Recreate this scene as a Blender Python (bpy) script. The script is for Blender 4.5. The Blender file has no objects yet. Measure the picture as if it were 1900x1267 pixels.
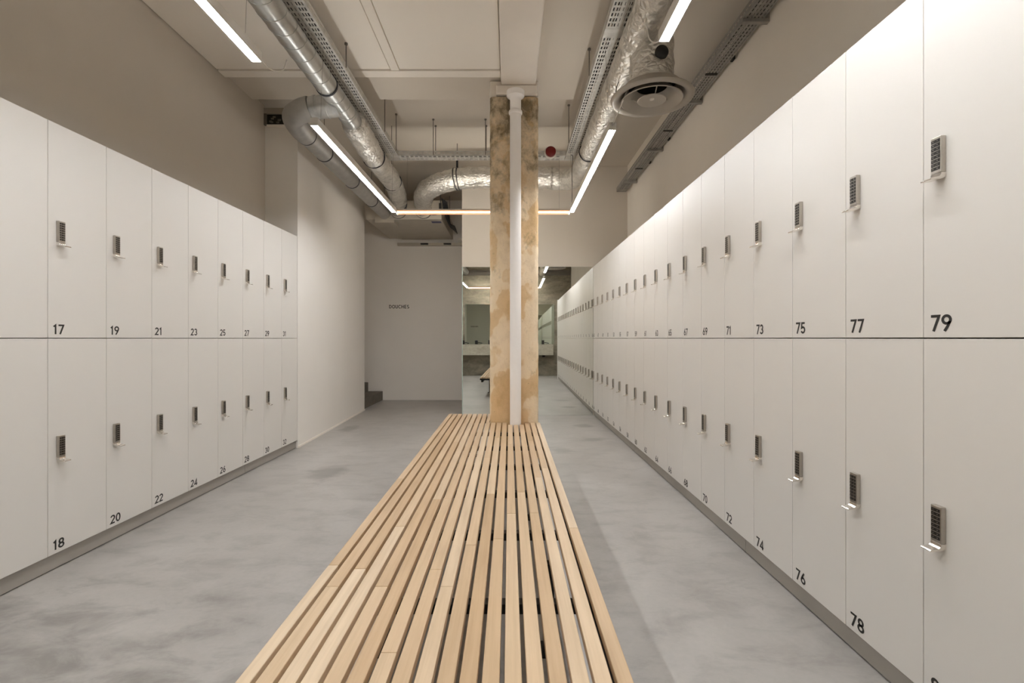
import bpy, bmesh, math, random
from mathutils import Vector, Matrix, noise

random.seed(7)
scene = bpy.context.scene
COL = scene.collection

# ------------------------------------------------------------------ camera, world, exposure
EYE = 1.195                       # camera height (m)
FPX = 920.0                       # focal length in pixels of the 1900 px wide frame
cam_data = bpy.data.cameras.new('camera')
cam_data.sensor_fit = 'HORIZONTAL'
cam_data.sensor_width = 36.0
cam_data.lens = FPX / 1900.0 * 36.0
cam_data.shift_x = (950.0 - 945.0) / 1900.0
cam_data.shift_y = -(633.5 - 627.5) / 1900.0
cam_data.clip_start = 0.02
cam_data.clip_end = 60.0
cam = bpy.data.objects.new('camera', cam_data)
cam.location = (0, 0, EYE)
cam.rotation_euler = (math.pi / 2, 0, 0)
COL.objects.link(cam)
scene.camera = cam

world = bpy.data.worlds.new('world')
scene.world = world
world.use_nodes = True
world.node_tree.nodes['Background'].inputs[0].default_value = (0.5, 0.47, 0.43, 1)
world.node_tree.nodes['Background'].inputs[1].default_value = 0.02

scene.view_settings.view_transform = 'Standard'
scene.view_settings.look = 'None'
scene.view_settings.gamma = 1.0
scene.view_settings.use_curve_mapping = False
scene.view_settings.exposure = 0.55
scene.cycles.max_bounces = 16
scene.cycles.diffuse_bounces = 12
scene.cycles.glossy_bounces = 6
LED_WHITE = 50.0                  # radiance of the white tubes
LED_AMBER = 4.5
ADDED_FILL = 40.0                   # added fill glow on the hidden side of the amber tubes

# ------------------------------------------------------------------ materials
MATS = {}

def srgb(r, g, b):
    def f(c):
        c /= 255.0
        return c / 12.92 if c <= 0.04045 else ((c + 0.055) / 1.055) ** 2.4
    return (f(r), f(g), f(b), 1.0)

def new_mat(name):
    m = bpy.data.materials.new(name)
    m.use_nodes = True
    MATS[name] = m
    nt = m.node_tree
    return m, nt, nt.nodes['Principled BSDF']

def N(nt, kind, **kw):
    n = nt.nodes.new(kind)
    for k, v in kw.items():
        setattr(n, k, v)
    return n

def noise_node(nt, scale, detail=4, rough=0.5, dist=0.0, stretch=None, space='Object'):
    tc = N(nt, 'ShaderNodeTexCoord')
    nz = N(nt, 'ShaderNodeTexNoise')
    nz.inputs['Scale'].default_value = scale
    nz.inputs['Detail'].default_value = detail
    nz.inputs['Roughness'].default_value = rough
    nz.inputs['Distortion'].default_value = dist
    src = tc.outputs[space]
    if stretch:
        mp = N(nt, 'ShaderNodeMapping')
        mp.inputs['Scale'].default_value = stretch
        nt.links.new(src, mp.inputs['Vector'])
        src = mp.outputs['Vector']
    nt.links.new(src, nz.inputs['Vector'])
    return nz

def ramp(nt, fac, stops):
    r = N(nt, 'ShaderNodeValToRGB')
    els = r.color_ramp.elements
    while len(els) > 1:
        els.remove(els[-1])
    els[0].position, els[0].color = stops[0]
    for p, c in stops[1:]:
        e = els.new(p)
        e.color = c
    nt.links.new(fac, r.inputs['Fac'])
    return r

def bump(nt, bsdf, height, strength, dist=0.01):
    b = N(nt, 'ShaderNodeBump')
    b.inputs['Strength'].default_value = strength
    b.inputs['Distance'].default_value = dist
    nt.links.new(height, b.inputs['Height'])
    nt.links.new(b.outputs['Normal'], bsdf.inputs['Normal'])

def mixc(nt, fac, a, b, mode='MIX'):
    m = N(nt, 'ShaderNodeMix', data_type='RGBA', blend_type=mode)
    for sock, v in ((m.inputs[0], fac), (m.inputs[6], a), (m.inputs[7], b)):
        if hasattr(v, 'links'):
            nt.links.new(v, sock)
        elif isinstance(v, (int, float)):
            sock.default_value = v
        else:
            sock.default_value = v
    return m.outputs[2]

def math_node(nt, op, a, b=None, clamp=False):
    m = N(nt, 'ShaderNodeMath', operation=op)
    m.use_clamp = clamp
    for i, v in enumerate((a, b)):
        if v is None:
            continue
        if hasattr(v, 'links'):
            nt.links.new(v, m.inputs[i])
        else:
            m.inputs[i].default_value = v
    return m.outputs[0]

def plain(name, col, rough=0.5, metal=0.0, var=0.06, scale=6.0, bstr=0.0, bscale=60.0, spec=0.5, stretch=None):
    m, nt, b = new_mat(name)
    b.inputs['Roughness'].default_value = rough
    b.inputs['Metallic'].default_value = metal
    b.inputs['Specular IOR Level'].default_value = spec
    nz = noise_node(nt, scale, 4, 0.55, stretch=stretch)
    lo = tuple(c * (1 - var) for c in col[:3]) + (1,)
    hi = tuple(min(1, c * (1 + var)) for c in col[:3]) + (1,)
    r = ramp(nt, nz.outputs['Fac'], [(0.3, lo), (0.7, hi)])
    nt.links.new(r.outputs['Color'], b.inputs['Base Color'])
    if bstr:
        n2 = noise_node(nt, bscale, 4, 0.6)
        bump(nt, b, n2.outputs['Fac'], bstr)
    return m

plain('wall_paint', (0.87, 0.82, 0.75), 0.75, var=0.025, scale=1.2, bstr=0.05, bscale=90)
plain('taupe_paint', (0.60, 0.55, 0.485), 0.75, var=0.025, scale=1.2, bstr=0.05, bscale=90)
plain('white_paint', (0.86, 0.83, 0.79), 0.7, var=0.02, scale=1.2, bstr=0.04, bscale=90)
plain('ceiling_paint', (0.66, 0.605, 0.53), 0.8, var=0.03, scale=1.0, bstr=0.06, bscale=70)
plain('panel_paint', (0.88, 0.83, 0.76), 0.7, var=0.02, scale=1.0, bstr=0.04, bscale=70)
plain('beam_paint', (0.82, 0.76, 0.69), 0.6, var=0.03, scale=3.0, bstr=0.12, bscale=40)
plain('pipe_paint', (0.92, 0.89, 0.87), 0.4, var=0.02, scale=5.0, bstr=0.03, bscale=30)
plain('locker_laminate', (0.76, 0.735, 0.70), 0.42, var=0.012, scale=0.8)
plain('locker_carcass', (0.20, 0.18, 0.155), 0.7)
plain('plinth_grey', (0.36, 0.335, 0.30), 0.5, var=0.06, scale=3.0)
plain('print_black', (0.022, 0.020, 0.018), 0.6)
plain('lock_steel', (0.50, 0.465, 0.42), 0.33, 1.0, var=0.08, scale=40)
plain('lip_steel', (0.80, 0.76, 0.71), 0.22, 1.0, var=0.05, scale=40)
plain('key_black', (0.018, 0.016, 0.013), 0.35)
plain('tray_zinc', (0.60, 0.59, 0.56), 0.5, 0.4, var=0.16, scale=14)
plain('tray_dark', (0.33, 0.32, 0.30), 0.5, 0.4, var=0.16, scale=14)
plain('cable_black', (0.016, 0.016, 0.019), 0.55)
plain('cable_grey', (0.10, 0.095, 0.09), 0.6)
plain('rod_steel', (0.22, 0.20, 0.18), 0.45, 0.8)
plain('frame_black', (0.020, 0.019, 0.018), 0.5, 0.3)
plain('sounder_red', (0.16, 0.008, 0.007), 0.35)
plain('plastic_white', (0.70, 0.67, 0.62), 0.4)
plain('diffuser_grey', (0.42, 0.385, 0.335), 0.42, 0.15, var=0.04, scale=5)
plain('dark_void', (0.03, 0.026, 0.02), 0.9)
plain('unit_metal', (0.47, 0.43, 0.365), 0.5, 0.35, var=0.06, scale=4)
plain('label_blue', (0.035, 0.035, 0.12), 0.5)
plain('stair_concrete', (0.16, 0.14, 0.115), 0.7, var=0.15, scale=12, bstr=0.1)
plain('led_housing', (0.62, 0.60, 0.57), 0.4, 0.2)
plain('strap_black', (0.02, 0.02, 0.026), 0.5)
plain('tap_black', (0.012, 0.012, 0.012), 0.35)

# galvanised spiral duct
m, nt, b = new_mat('galvanised')
b.inputs['Metallic'].default_value = 0.92
nz = noise_node(nt, 9, 5, 0.6, stretch=(1, 0.5, 1))
r = ramp(nt, nz.outputs['Fac'], [(0.25, (0.36, 0.365, 0.36, 1)), (0.5, (0.52, 0.525, 0.515, 1)), (0.8, (0.66, 0.66, 0.64, 1))])
nt.links.new(r.outputs['Color'], b.inputs['Base Color'])
r2 = ramp(nt, nz.outputs['Fac'], [(0.2, (0.26,) * 3 + (1,)), (0.8, (0.44,) * 3 + (1,))])
nt.links.new(r2.outputs['Color'], b.inputs['Roughness'])
bump(nt, b, nz.outputs['Fac'], 0.08)

# dull insulated duct by the left wall
plain('duct_grey', (0.40, 0.39, 0.37), 0.48, 0.6, var=0.10, scale=10, bstr=0.08, bscale=25)

# crinkled aluminium foil
m, nt, b = new_mat('foil')
b.inputs['Metallic'].default_value = 0.85
b.inputs['Roughness'].default_value = 0.36
nz = noise_node(nt, 11, 5, 0.6, 0.8)
r = ramp(nt, nz.outputs['Fac'], [(0.3, (0.55, 0.53, 0.49, 1)), (0.7, (0.85, 0.82, 0.77, 1))])
nt.links.new(r.outputs['Color'], b.inputs['Base Color'])
vo = N(nt, 'ShaderNodeTexVoronoi')
vo.feature = 'DISTANCE_TO_EDGE'
vo.inputs['Scale'].default_value = 17
tc = N(nt, 'ShaderNodeTexCoord')
ds = N(nt, 'ShaderNodeMapping'); ds.inputs['Scale'].default_value = (1.0, 1.0, 1.6)
nt.links.new(tc.outputs['Object'], ds.inputs['Vector'])
nt.links.new(ds.outputs['Vector'], vo.inputs['Vector'])
hh = math_node(nt, 'ADD', math_node(nt, 'MULTIPLY', vo.outputs['Distance'], 0.8), nz.outputs['Fac'])
bump(nt, b, hh, 0.68, 0.03)

# polished concrete floor
m, nt, b = new_mat('floor_concrete')
n1 = noise_node(nt, 0.9, 6, 0.6, 0.6, stretch=(1.0, 0.75, 1))
n2 = noise_node(nt, 4.5, 7, 0.66, 0.35, stretch=(0.8, 1.4, 1))
n3 = noise_node(nt, 42, 4, 0.6)
a = ramp(nt, n1.outputs['Fac'], [(0.30, (0.345, 0.328, 0.308, 1)), (0.55, (0.43, 0.412, 0.39, 1)), (0.75, (0.49, 0.47, 0.447, 1))])
c2 = ramp(nt, n2.outputs['Fac'], [(0.33, (0.72, 0.715, 0.71, 1)), (0.52, (1, 1, 1, 1)), (0.75, (1.08, 1.08, 1.08, 1))])
c3 = ramp(nt, n3.outputs['Fac'], [(0.3, (0.93, 0.93, 0.93, 1)), (0.6, (1, 1, 1, 1))])
colr = mixc(nt, 0.75, a.outputs['Color'], c2.outputs['Color'], 'MULTIPLY')
colr = mixc(nt, 0.7, colr, c3.outputs['Color'], 'MULTIPLY')
# trowel stains and a broad darker near-left area, each placed and shaped
tc = N(nt, 'ShaderNodeTexCoord')
def dark_patch(col_in, cx, cy, rx, ry, depth):
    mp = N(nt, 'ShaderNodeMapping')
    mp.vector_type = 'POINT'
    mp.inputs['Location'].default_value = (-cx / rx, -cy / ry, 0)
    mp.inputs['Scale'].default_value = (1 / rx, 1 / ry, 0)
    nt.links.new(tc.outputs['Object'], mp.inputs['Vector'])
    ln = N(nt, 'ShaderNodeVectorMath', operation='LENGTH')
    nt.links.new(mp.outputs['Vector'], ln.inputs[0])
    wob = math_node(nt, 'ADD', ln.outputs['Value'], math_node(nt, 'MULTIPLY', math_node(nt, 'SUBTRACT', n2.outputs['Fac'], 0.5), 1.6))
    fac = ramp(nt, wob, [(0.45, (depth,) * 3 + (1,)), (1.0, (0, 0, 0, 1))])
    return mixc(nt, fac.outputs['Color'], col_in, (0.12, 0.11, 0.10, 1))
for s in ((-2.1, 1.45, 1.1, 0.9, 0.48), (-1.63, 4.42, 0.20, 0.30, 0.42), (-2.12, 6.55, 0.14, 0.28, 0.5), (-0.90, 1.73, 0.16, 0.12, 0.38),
          (1.02, 6.75, 0.16, 0.16, 0.45), (0.98, 5.85, 0.2, 0.13, 0.45), (0.55, 5.3, 0.15, 0.16, 0.35)):
    colr = dark_patch(colr, *s)
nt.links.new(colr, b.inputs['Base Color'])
rr = ramp(nt, n2.outputs['Fac'], [(0.3, (0.30,) * 3 + (1,)), (0.7, (0.42,) * 3 + (1,))])
nt.links.new(rr.outputs['Color'], b.inputs['Roughness'])
bump(nt, b, n2.outputs['Fac'], 0.05, 0.004)

# board-marked concrete of the washroom wall and trough
def concrete(name, lo, mid, hi, rough=0.8):
    m, nt, b = new_mat(name)
    b.inputs['Roughness'].default_value = rough
    n1 = noise_node(nt, 2.2, 6, 0.65, 0.5, stretch=(0.7, 1, 1.8))
    n2 = noise_node(nt, 14, 6, 0.65)
    r = ramp(nt, n1.outputs['Fac'], [(0.3, lo), (0.5, mid), (0.72, hi)])
    r2 = ramp(nt, n2.outputs['Fac'], [(0.3, (0.75, 0.75, 0.74, 1)), (0.55, (1, 1, 1, 1))])
    nt.links.new(mixc(nt, 0.7, r.outputs['Color'], r2.outputs['Color'], 'MULTIPLY'), b.inputs['Base Color'])
    bump(nt, b, n2.outputs['Fac'], 0.25)
concrete('wash_concrete', (0.13, 0.115, 0.085, 1), (0.24, 0.215, 0.165, 1), (0.34, 0.305, 0.24, 1))
concrete('trough_concrete', (0.33, 0.31, 0.25, 1), (0.42, 0.39, 0.32, 1), (0.50, 0.47, 0.39, 1), 0.6)

# raw patched column
m, nt, b = new_mat('column_concrete')
b.inputs['Roughness'].default_value = 0.85
tc = N(nt, 'ShaderNodeTexCoord')
n1 = noise_node(nt, 2.1, 4, 0.5, 0.2, stretch=(1.5, 1, 0.9))
n2 = noise_node(nt, 7, 7, 0.72, 0.2, stretch=(1, 1, 0.8))
n3 = noise_node(nt, 34, 5, 0.7)
base = ramp(nt, n1.outputs['Fac'], [(0.36, (0.68, 0.475, 0.255, 1)), (0.465, (0.72, 0.52, 0.30, 1)), (0.485, (0.82, 0.665, 0.465, 1)),
                                    (0.58, (0.85, 0.70, 0.51, 1)), (0.605, (0.76, 0.575, 0.355, 1)), (0.75, (0.87, 0.76, 0.59, 1))])
fine = ramp(nt, n2.outputs['Fac'], [(0.28, (0.74, 0.69, 0.62, 1)), (0.5, (1, 1, 1, 1)), (0.75, (1.08, 1.08, 1.06, 1))])
colr = mixc(nt, 0.75, base.outputs['Color'], fine.outputs['Color'], 'MULTIPLY')
# mouldy upper third: blotches of lichen-dark stain
sep = N(nt, 'ShaderNodeSeparateXYZ')
nt.links.new(tc.outputs['Object'], sep.inputs[0])
up = math_node(nt, 'MULTIPLY', math_node(nt, 'SUBTRACT', sep.outputs['Z'], 1.7), 0.55, True)
bl = math_node(nt, 'ADD', n2.outputs['Fac'], math_node(nt, 'MULTIPLY', up, 0.30))
bfac = ramp(nt, bl, [(0.61, (0, 0, 0, 1)), (0.84, (0.85, 0.85, 0.85, 1))])
colr = mixc(nt, bfac.outputs['Color'], colr, (0.115, 0.085, 0.042, 1))
sp = ramp(nt, n3.outputs['Fac'], [(0.27, (0.75, 0.75, 0.75, 1)), (0.32, (0, 0, 0, 1))])
colr = mixc(nt, sp.outputs['Color'], colr, (0.10, 0.07, 0.035, 1))
nt.links.new(colr, b.inputs['Base Color'])
bump(nt, b, mixc(nt, 0.5, n2.outputs['Fac'], n3.outputs['Fac']), 0.55, 0.015)

# oak slats: tone differs from board to board, grain runs along y
m, nt, b = new_mat('oak')
b.inputs['Roughness'].default_value = 0.48
oi = N(nt, 'ShaderNodeObjectInfo')
tc = N(nt, 'ShaderNodeTexCoord')
off = N(nt, 'ShaderNodeVectorMath', operation='ADD')
sc3 = N(nt, 'ShaderNodeVectorMath', operation='SCALE')
cmb = N(nt, 'ShaderNodeCombineXYZ')
for i in range(3):
    nt.links.new(oi.outputs['Random'], cmb.inputs[i])
nt.links.new(cmb.outputs[0], sc3.inputs[0]); sc3.inputs['Scale'].default_value = 37.0
nt.links.new(tc.outputs['Object'], off.inputs[0]); nt.links.new(sc3.outputs[0], off.inputs[1])
mp = N(nt, 'ShaderNodeMapping'); mp.inputs['Scale'].default_value = (60, 2.2, 30)
nt.links.new(off.outputs[0], mp.inputs['Vector'])
g = N(nt, 'ShaderNodeTexNoise'); g.inputs['Scale'].default_value = 1.0; g.inputs['Detail'].default_value = 5; g.inputs['Roughness'].default_value = 0.6
nt.links.new(mp.outputs['Vector'], g.inputs['Vector'])
mp2 = N(nt, 'ShaderNodeMapping'); mp2.inputs['Scale'].default_value = (4, 1.0, 4)
nt.links.new(off.outputs[0], mp2.inputs['Vector'])
g2 = N(nt, 'ShaderNodeTexNoise'); g2.inputs['Scale'].default_value = 1.0; g2.inputs['Detail'].default_value = 3
nt.links.new(mp2.outputs['Vector'], g2.inputs['Vector'])
tone = ramp(nt, oi.outputs['Random'], [(0.0, (0.53, 0.37, 0.215, 1)), (0.3, (0.59, 0.43, 0.27, 1)), (0.7, (0.64, 0.485, 0.32, 1)), (1.0, (0.69, 0.55, 0.39, 1))])
gr = ramp(nt, g.outputs['Fac'], [(0.3, (0.83, 0.80, 0.76, 1)), (0.6, (1, 1, 1, 1))])
gr2 = ramp(nt, g2.outputs['Fac'], [(0.3, (0.86, 0.83, 0.78, 1)), (0.65, (1.05, 1.05, 1.05, 1))])
colr = mixc(nt, 0.8, tone.outputs['Color'], gr.outputs['Color'], 'MULTIPLY')
colr = mixc(nt, 0.8, colr, gr2.outputs['Color'], 'MULTIPLY')
nt.links.new(colr, b.inputs['Base Color'])
bump(nt, b, g.outputs['Fac'], 0.06, 0.003)

def mirror_mat(name, col):
    m, nt, b = new_mat(name)
    b.inputs['Metallic'].default_value = 1.0
    b.inputs['Roughness'].default_value = 0.0
    b.inputs['Base Color'].default_value = col
mirror_mat('mirror_clear', (0.86, 0.87, 0.83, 1))
mirror_mat('mirror_green', (0.62, 0.68, 0.60, 1))
plain('mirror_edge', (0.42, 0.50, 0.46), 0.3)

def emit_mat(name, col, strength):
    m, nt, b = new_mat(name)
    b.inputs['Base Color'].default_value = (0.8, 0.8, 0.8, 1)
    b.inputs['Emission Color'].default_value = col
    b.inputs['Emission Strength'].default_value = strength
emit_mat('led_white', (1.0, 1.008, 1.025, 1), LED_WHITE)
emit_mat('led_amber_core', (1.0, 0.90, 0.77, 1), LED_AMBER)
emit_mat('led_amber_halo', (1.0, 0.34, 0.10, 1), 0.75)  # halo around the tube, built as dim orange bands
emit_mat('added_upglow', (1.0, 0.97, 0.92, 1), 8.0)  # added upward glow that lifts the ceiling and upper walls
emit_mat('added_fill', (1.0, 0.93, 0.83, 1), ADDED_FILL)

# ------------------------------------------------------------------ mesh helpers
class MB:
    def __init__(self):
        self.v = []
        self.f = []
        self.mi = []

    def add(self, verts, faces, mi=0):
        o = len(self.v)
        self.v.extend([tuple(p) for p in verts])
        for f in faces:
            self.f.append(tuple(i + o for i in f))
            self.mi.append(mi)
        return self

    def box(self, x0, x1, y0, y1, z0, z1, mi=0):
        if x0 > x1: x0, x1 = x1, x0
        if y0 > y1: y0, y1 = y1, y0
        if z0 > z1: z0, z1 = z1, z0
        v = [(x0, y0, z0), (x1, y0, z0), (x1, y1, z0), (x0, y1, z0), (x0, y0, z1), (x1, y0, z1), (x1, y1, z1), (x0, y1, z1)]
        return self.add(v, [(0, 3, 2, 1), (4, 5, 6, 7), (0, 1, 5, 4), (1, 2, 6, 5), (2, 3, 7, 6), (3, 0, 4, 7)], mi)

    def prism_z(self, pts, z0, z1, mi=0):
        """pts counter-clockwise in plan."""
        n = len(pts)
        v = [(x, y, z0) for x, y in pts] + [(x, y, z1) for x, y in pts]
        f = [tuple(range(n - 1, -1, -1)), tuple(range(n, 2 * n))]
        f += [(i, (i + 1) % n, n + (i + 1) % n, n + i) for i in range(n)]
        return self.add(v, f, mi)

    def extrude_x(self, prof, x0, x1, mi=0):
        """prof: (y, z) outline."""
        n = len(prof)
        v = [(x0, y, z) for y, z in prof] + [(x1, y, z) for y, z in prof]
        f = [tuple(range(n - 1, -1, -1)), tuple(range(n, 2 * n))]
        f += [(i, (i + 1) % n, n + (i + 1) % n, n + i) for i in range(n)]
        return self.add(v, f, mi)

    def extrude_y(self, prof, y0, y1, mi=0):
        n = len(prof)
        v = [(x, y0, z) for x, z in prof] + [(x, y1, z) for x, z in prof]
        f = [tuple(range(n)), tuple(range(2 * n - 1, n - 1, -1))]
        f += [(i, n + i, n + (i + 1) % n, (i + 1) % n) for i in range(n)]
        return self.add(v, f, mi)

    def lathe(self, prof, c, n=40, mi=0, cap=False):
        """prof: (r, z) from one end to the other, turned about the z axis through c."""
        v, f = [], []
        for r, z in prof:
            for k in range(n):
                a = 2 * math.pi * k / n
                v.append((c[0] + r * math.cos(a), c[1] + r * math.sin(a), c[2] + z))
        for i in range(len(prof) - 1):
            for k in range(n):
                k2 = (k + 1) % n
                f.append((i * n + k, i * n + k2, (i + 1) * n + k2, (i + 1) * n + k))
        if cap:
            f.append(tuple(range(n - 1, -1, -1)))
            f.append(tuple((len(prof) - 1) * n + k for k in range(n)))
        return self.add(v, f, mi)

    def sweep(self, path, rad, n=20, cap=True, wr=0.0, seed=0.0, mi=0, wf=9.0):
        """tube along path; rad number or function of arclength fraction; wr = crinkle amplitude."""
        P = [Vector(p) for p in path]
        T = []
        for i in range(len(P)):
            t = P[min(i + 1, len(P) - 1)] - P[max(i - 1, 0)]
            T.append(t.normalized())
        ref = Vector((0, 0, 1)) if abs(T[0].z) < 0.9 else Vector((1, 0, 0))
        u = T[0].cross(ref).normalized()
        v, f = [], []
        for i, p in enumerate(P):
            if i:
                u = (u - T[i] * u.dot(T[i])).normalized()
            w = T[i].cross(u)
            r = rad(i / (len(P) - 1)) if callable(rad) else rad
            for k in range(n):
                a = 2 * math.pi * k / n
                dirv = u * math.cos(a) + w * math.sin(a)
                rr = r
                if wr:
                    q = p + dirv * r
                    q = Vector((q.x + seed, q.y, q.z))
                    s = noise.noise(q * wf) + 0.6 * noise.noise(q * wf * 2.7) + 0.35 * noise.noise(Vector((q.x * 3, q.y * 30, q.z * 3)))
                    rr += wr * s
                v.append(p + dirv * rr)
        for i in range(len(P) - 1):
            for k in range(n):
                k2 = (k + 1) % n
                f.append((i * n + k, i * n + k2, (i + 1) * n + k2, (i + 1) * n + k))
        if cap:
            f.append(tuple(range(n - 1, -1, -1)))
            f.append(tuple((len(P) - 1) * n + k for k in range(n)))
        return self.add(v, f, mi)

    def mesh(self, name, mats, smooth=False):
        me = bpy.data.meshes.new(name)
        me.from_pydata(self.v, [], self.f)
        for mm in (mats if isinstance(mats, (list, tuple)) else [mats]):
            me.materials.append(MATS[mm])
        if any(self.mi):
            me.polygons.foreach_set('material_index', self.mi)
        if smooth:
            me.polygons.foreach_set('use_smooth', [True] * len(me.polygons))
        me.update()
        return me

    def build(self, name, mats, parent=None, smooth=False, bevel=0.0, auto=None):
        me = self.mesh(name, mats, smooth or auto is not None)
        if auto is not None:
            bm = bmesh.new(); bm.from_mesh(me)
            bmesh.ops.recalc_face_normals(bm, faces=bm.faces)
            for e in bm.edges:
                if len(e.link_faces) == 2 and e.calc_face_angle(0) > math.radians(auto):
                    e.smooth = False
            bm.to_mesh(me); bm.free()
        o = bpy.data.objects.new(name, me)
        COL.objects.link(o)
        if parent:
            o.parent = parent
        if bevel:
            md = o.modifiers.new('bevel', 'BEVEL')
            md.width = bevel
            md.segments = 2
            md.limit_method = 'ANGLE'
        return o

def tag(o, label=None, cat=None, group=None, kind=None):
    if label: o['label'] = label
    if cat: o['category'] = cat
    if group: o['group'] = group
    if kind: o['kind'] = kind
    return o

def empty(name, loc=(0, 0, 0), rz=0.0):
    o = bpy.data.objects.new(name, None)
    o.empty_display_size = 0.05
    o.location = loc
    o.rotation_euler = (0, 0, rz)
    COL.objects.link(o)
    return o

def link_mesh(name, me, parent=None, loc=None, bevel=0.0):
    o = bpy.data.objects.new(name, me)
    COL.objects.link(o)
    if parent: o.parent = parent
    if loc: o.location = loc
    if bevel:
        md = o.modifiers.new('bevel', 'BEVEL'); md.width = bevel; md.segments = 2; md.limit_method = 'ANGLE'
    return o

def catmull(pts, step=0.04):
    P = [Vector(p) for p in pts]
    P = [P[0] * 2 - P[1]] + P + [P[-1] * 2 - P[-2]]
    out = []
    for i in range(1, len(P) - 2):
        L = (P[i + 1] - P[i]).length
        n = max(2, int(L / step))
        for k in range(n):
            t = k / n
            a, b_, c, d = P[i - 1], P[i], P[i + 1], P[i + 2]
            out.append(0.5 * ((2 * b_) + (c - a) * t + (2 * a - 5 * b_ + 4 * c - d) * t * t + (3 * b_ - a - 3 * c + d) * t ** 3))
    out.append(P[-2])
    return out

def line(a, b_, step=0.05):
    a, b_ = Vector(a), Vector(b_)
    n = max(1, int((b_ - a).length / step))
    return [a.lerp(b_, k / n) for k in range(n + 1)]

def struct(name, mb, mats, **kw):
    o = mb.build(name, mats, **kw)
    o['kind'] = 'structure'
    return o

# ------------------------------------------------------------------ room dimensions
DOOR_W, DOOR_H, PLINTH = 0.36, 1.11, 0.085
XR = 1.301                                  # front of the right-hand lockers
XL0, XLM = -2.364, 0.0108                   # front of the left-hand lockers: x = XL0 + XLM * y
LOCK_TOP = PLINTH + 2 * DOOR_H              # 2.305
Z_CEIL = 3.63
Z_FAR = 3.865
Y_MIR = 7.69
Y_BACK = -0.45
Y_END = 9.6

def xl(y):
    return XL0 + XLM * y

# ------------------------------------------------------------------ structure
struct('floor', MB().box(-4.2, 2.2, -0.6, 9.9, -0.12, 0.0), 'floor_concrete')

# ceiling: slab with let-in panels, cover strip and cross strip
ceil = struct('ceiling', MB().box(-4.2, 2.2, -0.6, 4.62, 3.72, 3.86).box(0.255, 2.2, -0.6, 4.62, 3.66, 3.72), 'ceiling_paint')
for x0, x1 in ((-2.65, -1.08), (-0.994, -0.083)):
    tag(MB().box(x0, x1, -0.44, 4.490, Z_CEIL, Z_CEIL + 0.035).build('ceiling_panel', 'panel_paint', ceil, bevel=0.004))
MB().box(-1.074, -1.0, -0.44, 4.505, Z_CEIL - 0.004, Z_CEIL + 0.03).build('cover_strip', 'panel_paint', ceil, bevel=0.003)
MB().box(-2.65, -0.083, 4.512, 4.62, Z_CEIL - 0.006, Z_CEIL + 0.03).build('edge_strip', 'panel_paint', ceil, bevel=0.004)
struct('ceiling_beam', MB().box(-0.078, 0.252, -0.44, 4.735, 3.597, 3.72), 'beam_paint', bevel=0.012)
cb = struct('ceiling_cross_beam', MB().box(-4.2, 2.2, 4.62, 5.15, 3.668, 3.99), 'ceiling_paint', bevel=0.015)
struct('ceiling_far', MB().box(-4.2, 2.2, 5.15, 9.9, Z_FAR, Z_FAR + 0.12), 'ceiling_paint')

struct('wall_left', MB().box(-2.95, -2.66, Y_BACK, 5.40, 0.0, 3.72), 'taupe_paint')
struct('wall_left_far', MB().prism_z([(-2.306, 5.402), (-2.405, 8.235), (-2.95, 8.235), (-2.95, 5.402)], 0.0, Z_FAR), 'white_paint')
struct('wall_left_near', MB().box(-2.658, -2.352, Y_BACK, 1.425, 0.0, LOCK_TOP), 'wall_paint')
struct('wall_right', MB().box(1.83, 2.1, Y_BACK, 7.68, 0.0, 3.66), 'wall_paint')
struct('wall_right_upper', MB().box(1.83, 2.1, 5.15, 7.68, 3.66, Z_FAR), 'wall_paint')
SL = 0.0087
def ymir(x):
    return Y_MIR + SL * (XR - x)
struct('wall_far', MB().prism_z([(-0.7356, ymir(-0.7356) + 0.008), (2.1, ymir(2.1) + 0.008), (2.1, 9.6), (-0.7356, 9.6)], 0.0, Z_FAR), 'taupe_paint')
struct('wall_end', MB().box(-4.1, 2.1, Y_END, 9.8, 0.0, Z_FAR), 'white_paint')
struct('wall_stair_side', MB().box(-4.1, -3.9, 8.235, 9.6, 0.0, Z_FAR), 'wall_paint')
struct('wall_stair_near', MB().box(-4.1, -2.951, 8.05, 8.235, 0.0, Z_FAR), 'wall_paint')
struct('wall_back', MB().box(-2.95, 2.1, Y_BACK - 0.15, Y_BACK, 0.0, 3.72), 'wash_concrete')
struct('trim_1', MB().box(XR - 0.012, 1.829, 0.78, 0.834, 0.0, LOCK_TOP + 0.02), 'locker_laminate', bevel=0.002)
# thin skirting lip along the left far wall
struct('baseboard_left_far', MB().prism_z([(-2.292, 5.41), (-2.391, 8.23), (-2.402, 8.23), (-2.303, 5.41)], 0.0, 0.022), 'panel_paint')

# plinths under the lockers, in boards with open joints
bb = struct('baseboard_right', MB().box(1.36, 1.40, 0.84, 7.66, 0.0, 0.07), 'dark_void')
for y0, y1 in ((0.84, 2.758), (2.762, 5.2), (5.204, 7.66)):
    MB().box(1.316, 1.334, y0, y1, 0.007, PLINTH - 0.004).build('plinth_board', 'plinth_grey', bb, bevel=0.001)
bl_root = struct('baseboard_left', MB().prism_z([(xl(1.44) - 0.06, 1.44), (xl(5.38) - 0.06, 5.38), (xl(5.38) - 0.1, 5.38), (xl(1.44) - 0.1, 1.44)], 0.0, 0.07), 'dark_void')
for y0, y1 in ((1.44, 4.368), (4.372, 5.392)):
    MB().prism_z([(xl(y0) - 0.014, y0), (xl(y1) - 0.014, y1), (xl(y1) - 0.032, y1), (xl(y0) - 0.032, y0)], 0.006, PLINTH - 0.004).build('plinth_board', 'plinth_grey', bl_root, bevel=0.001)

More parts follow.
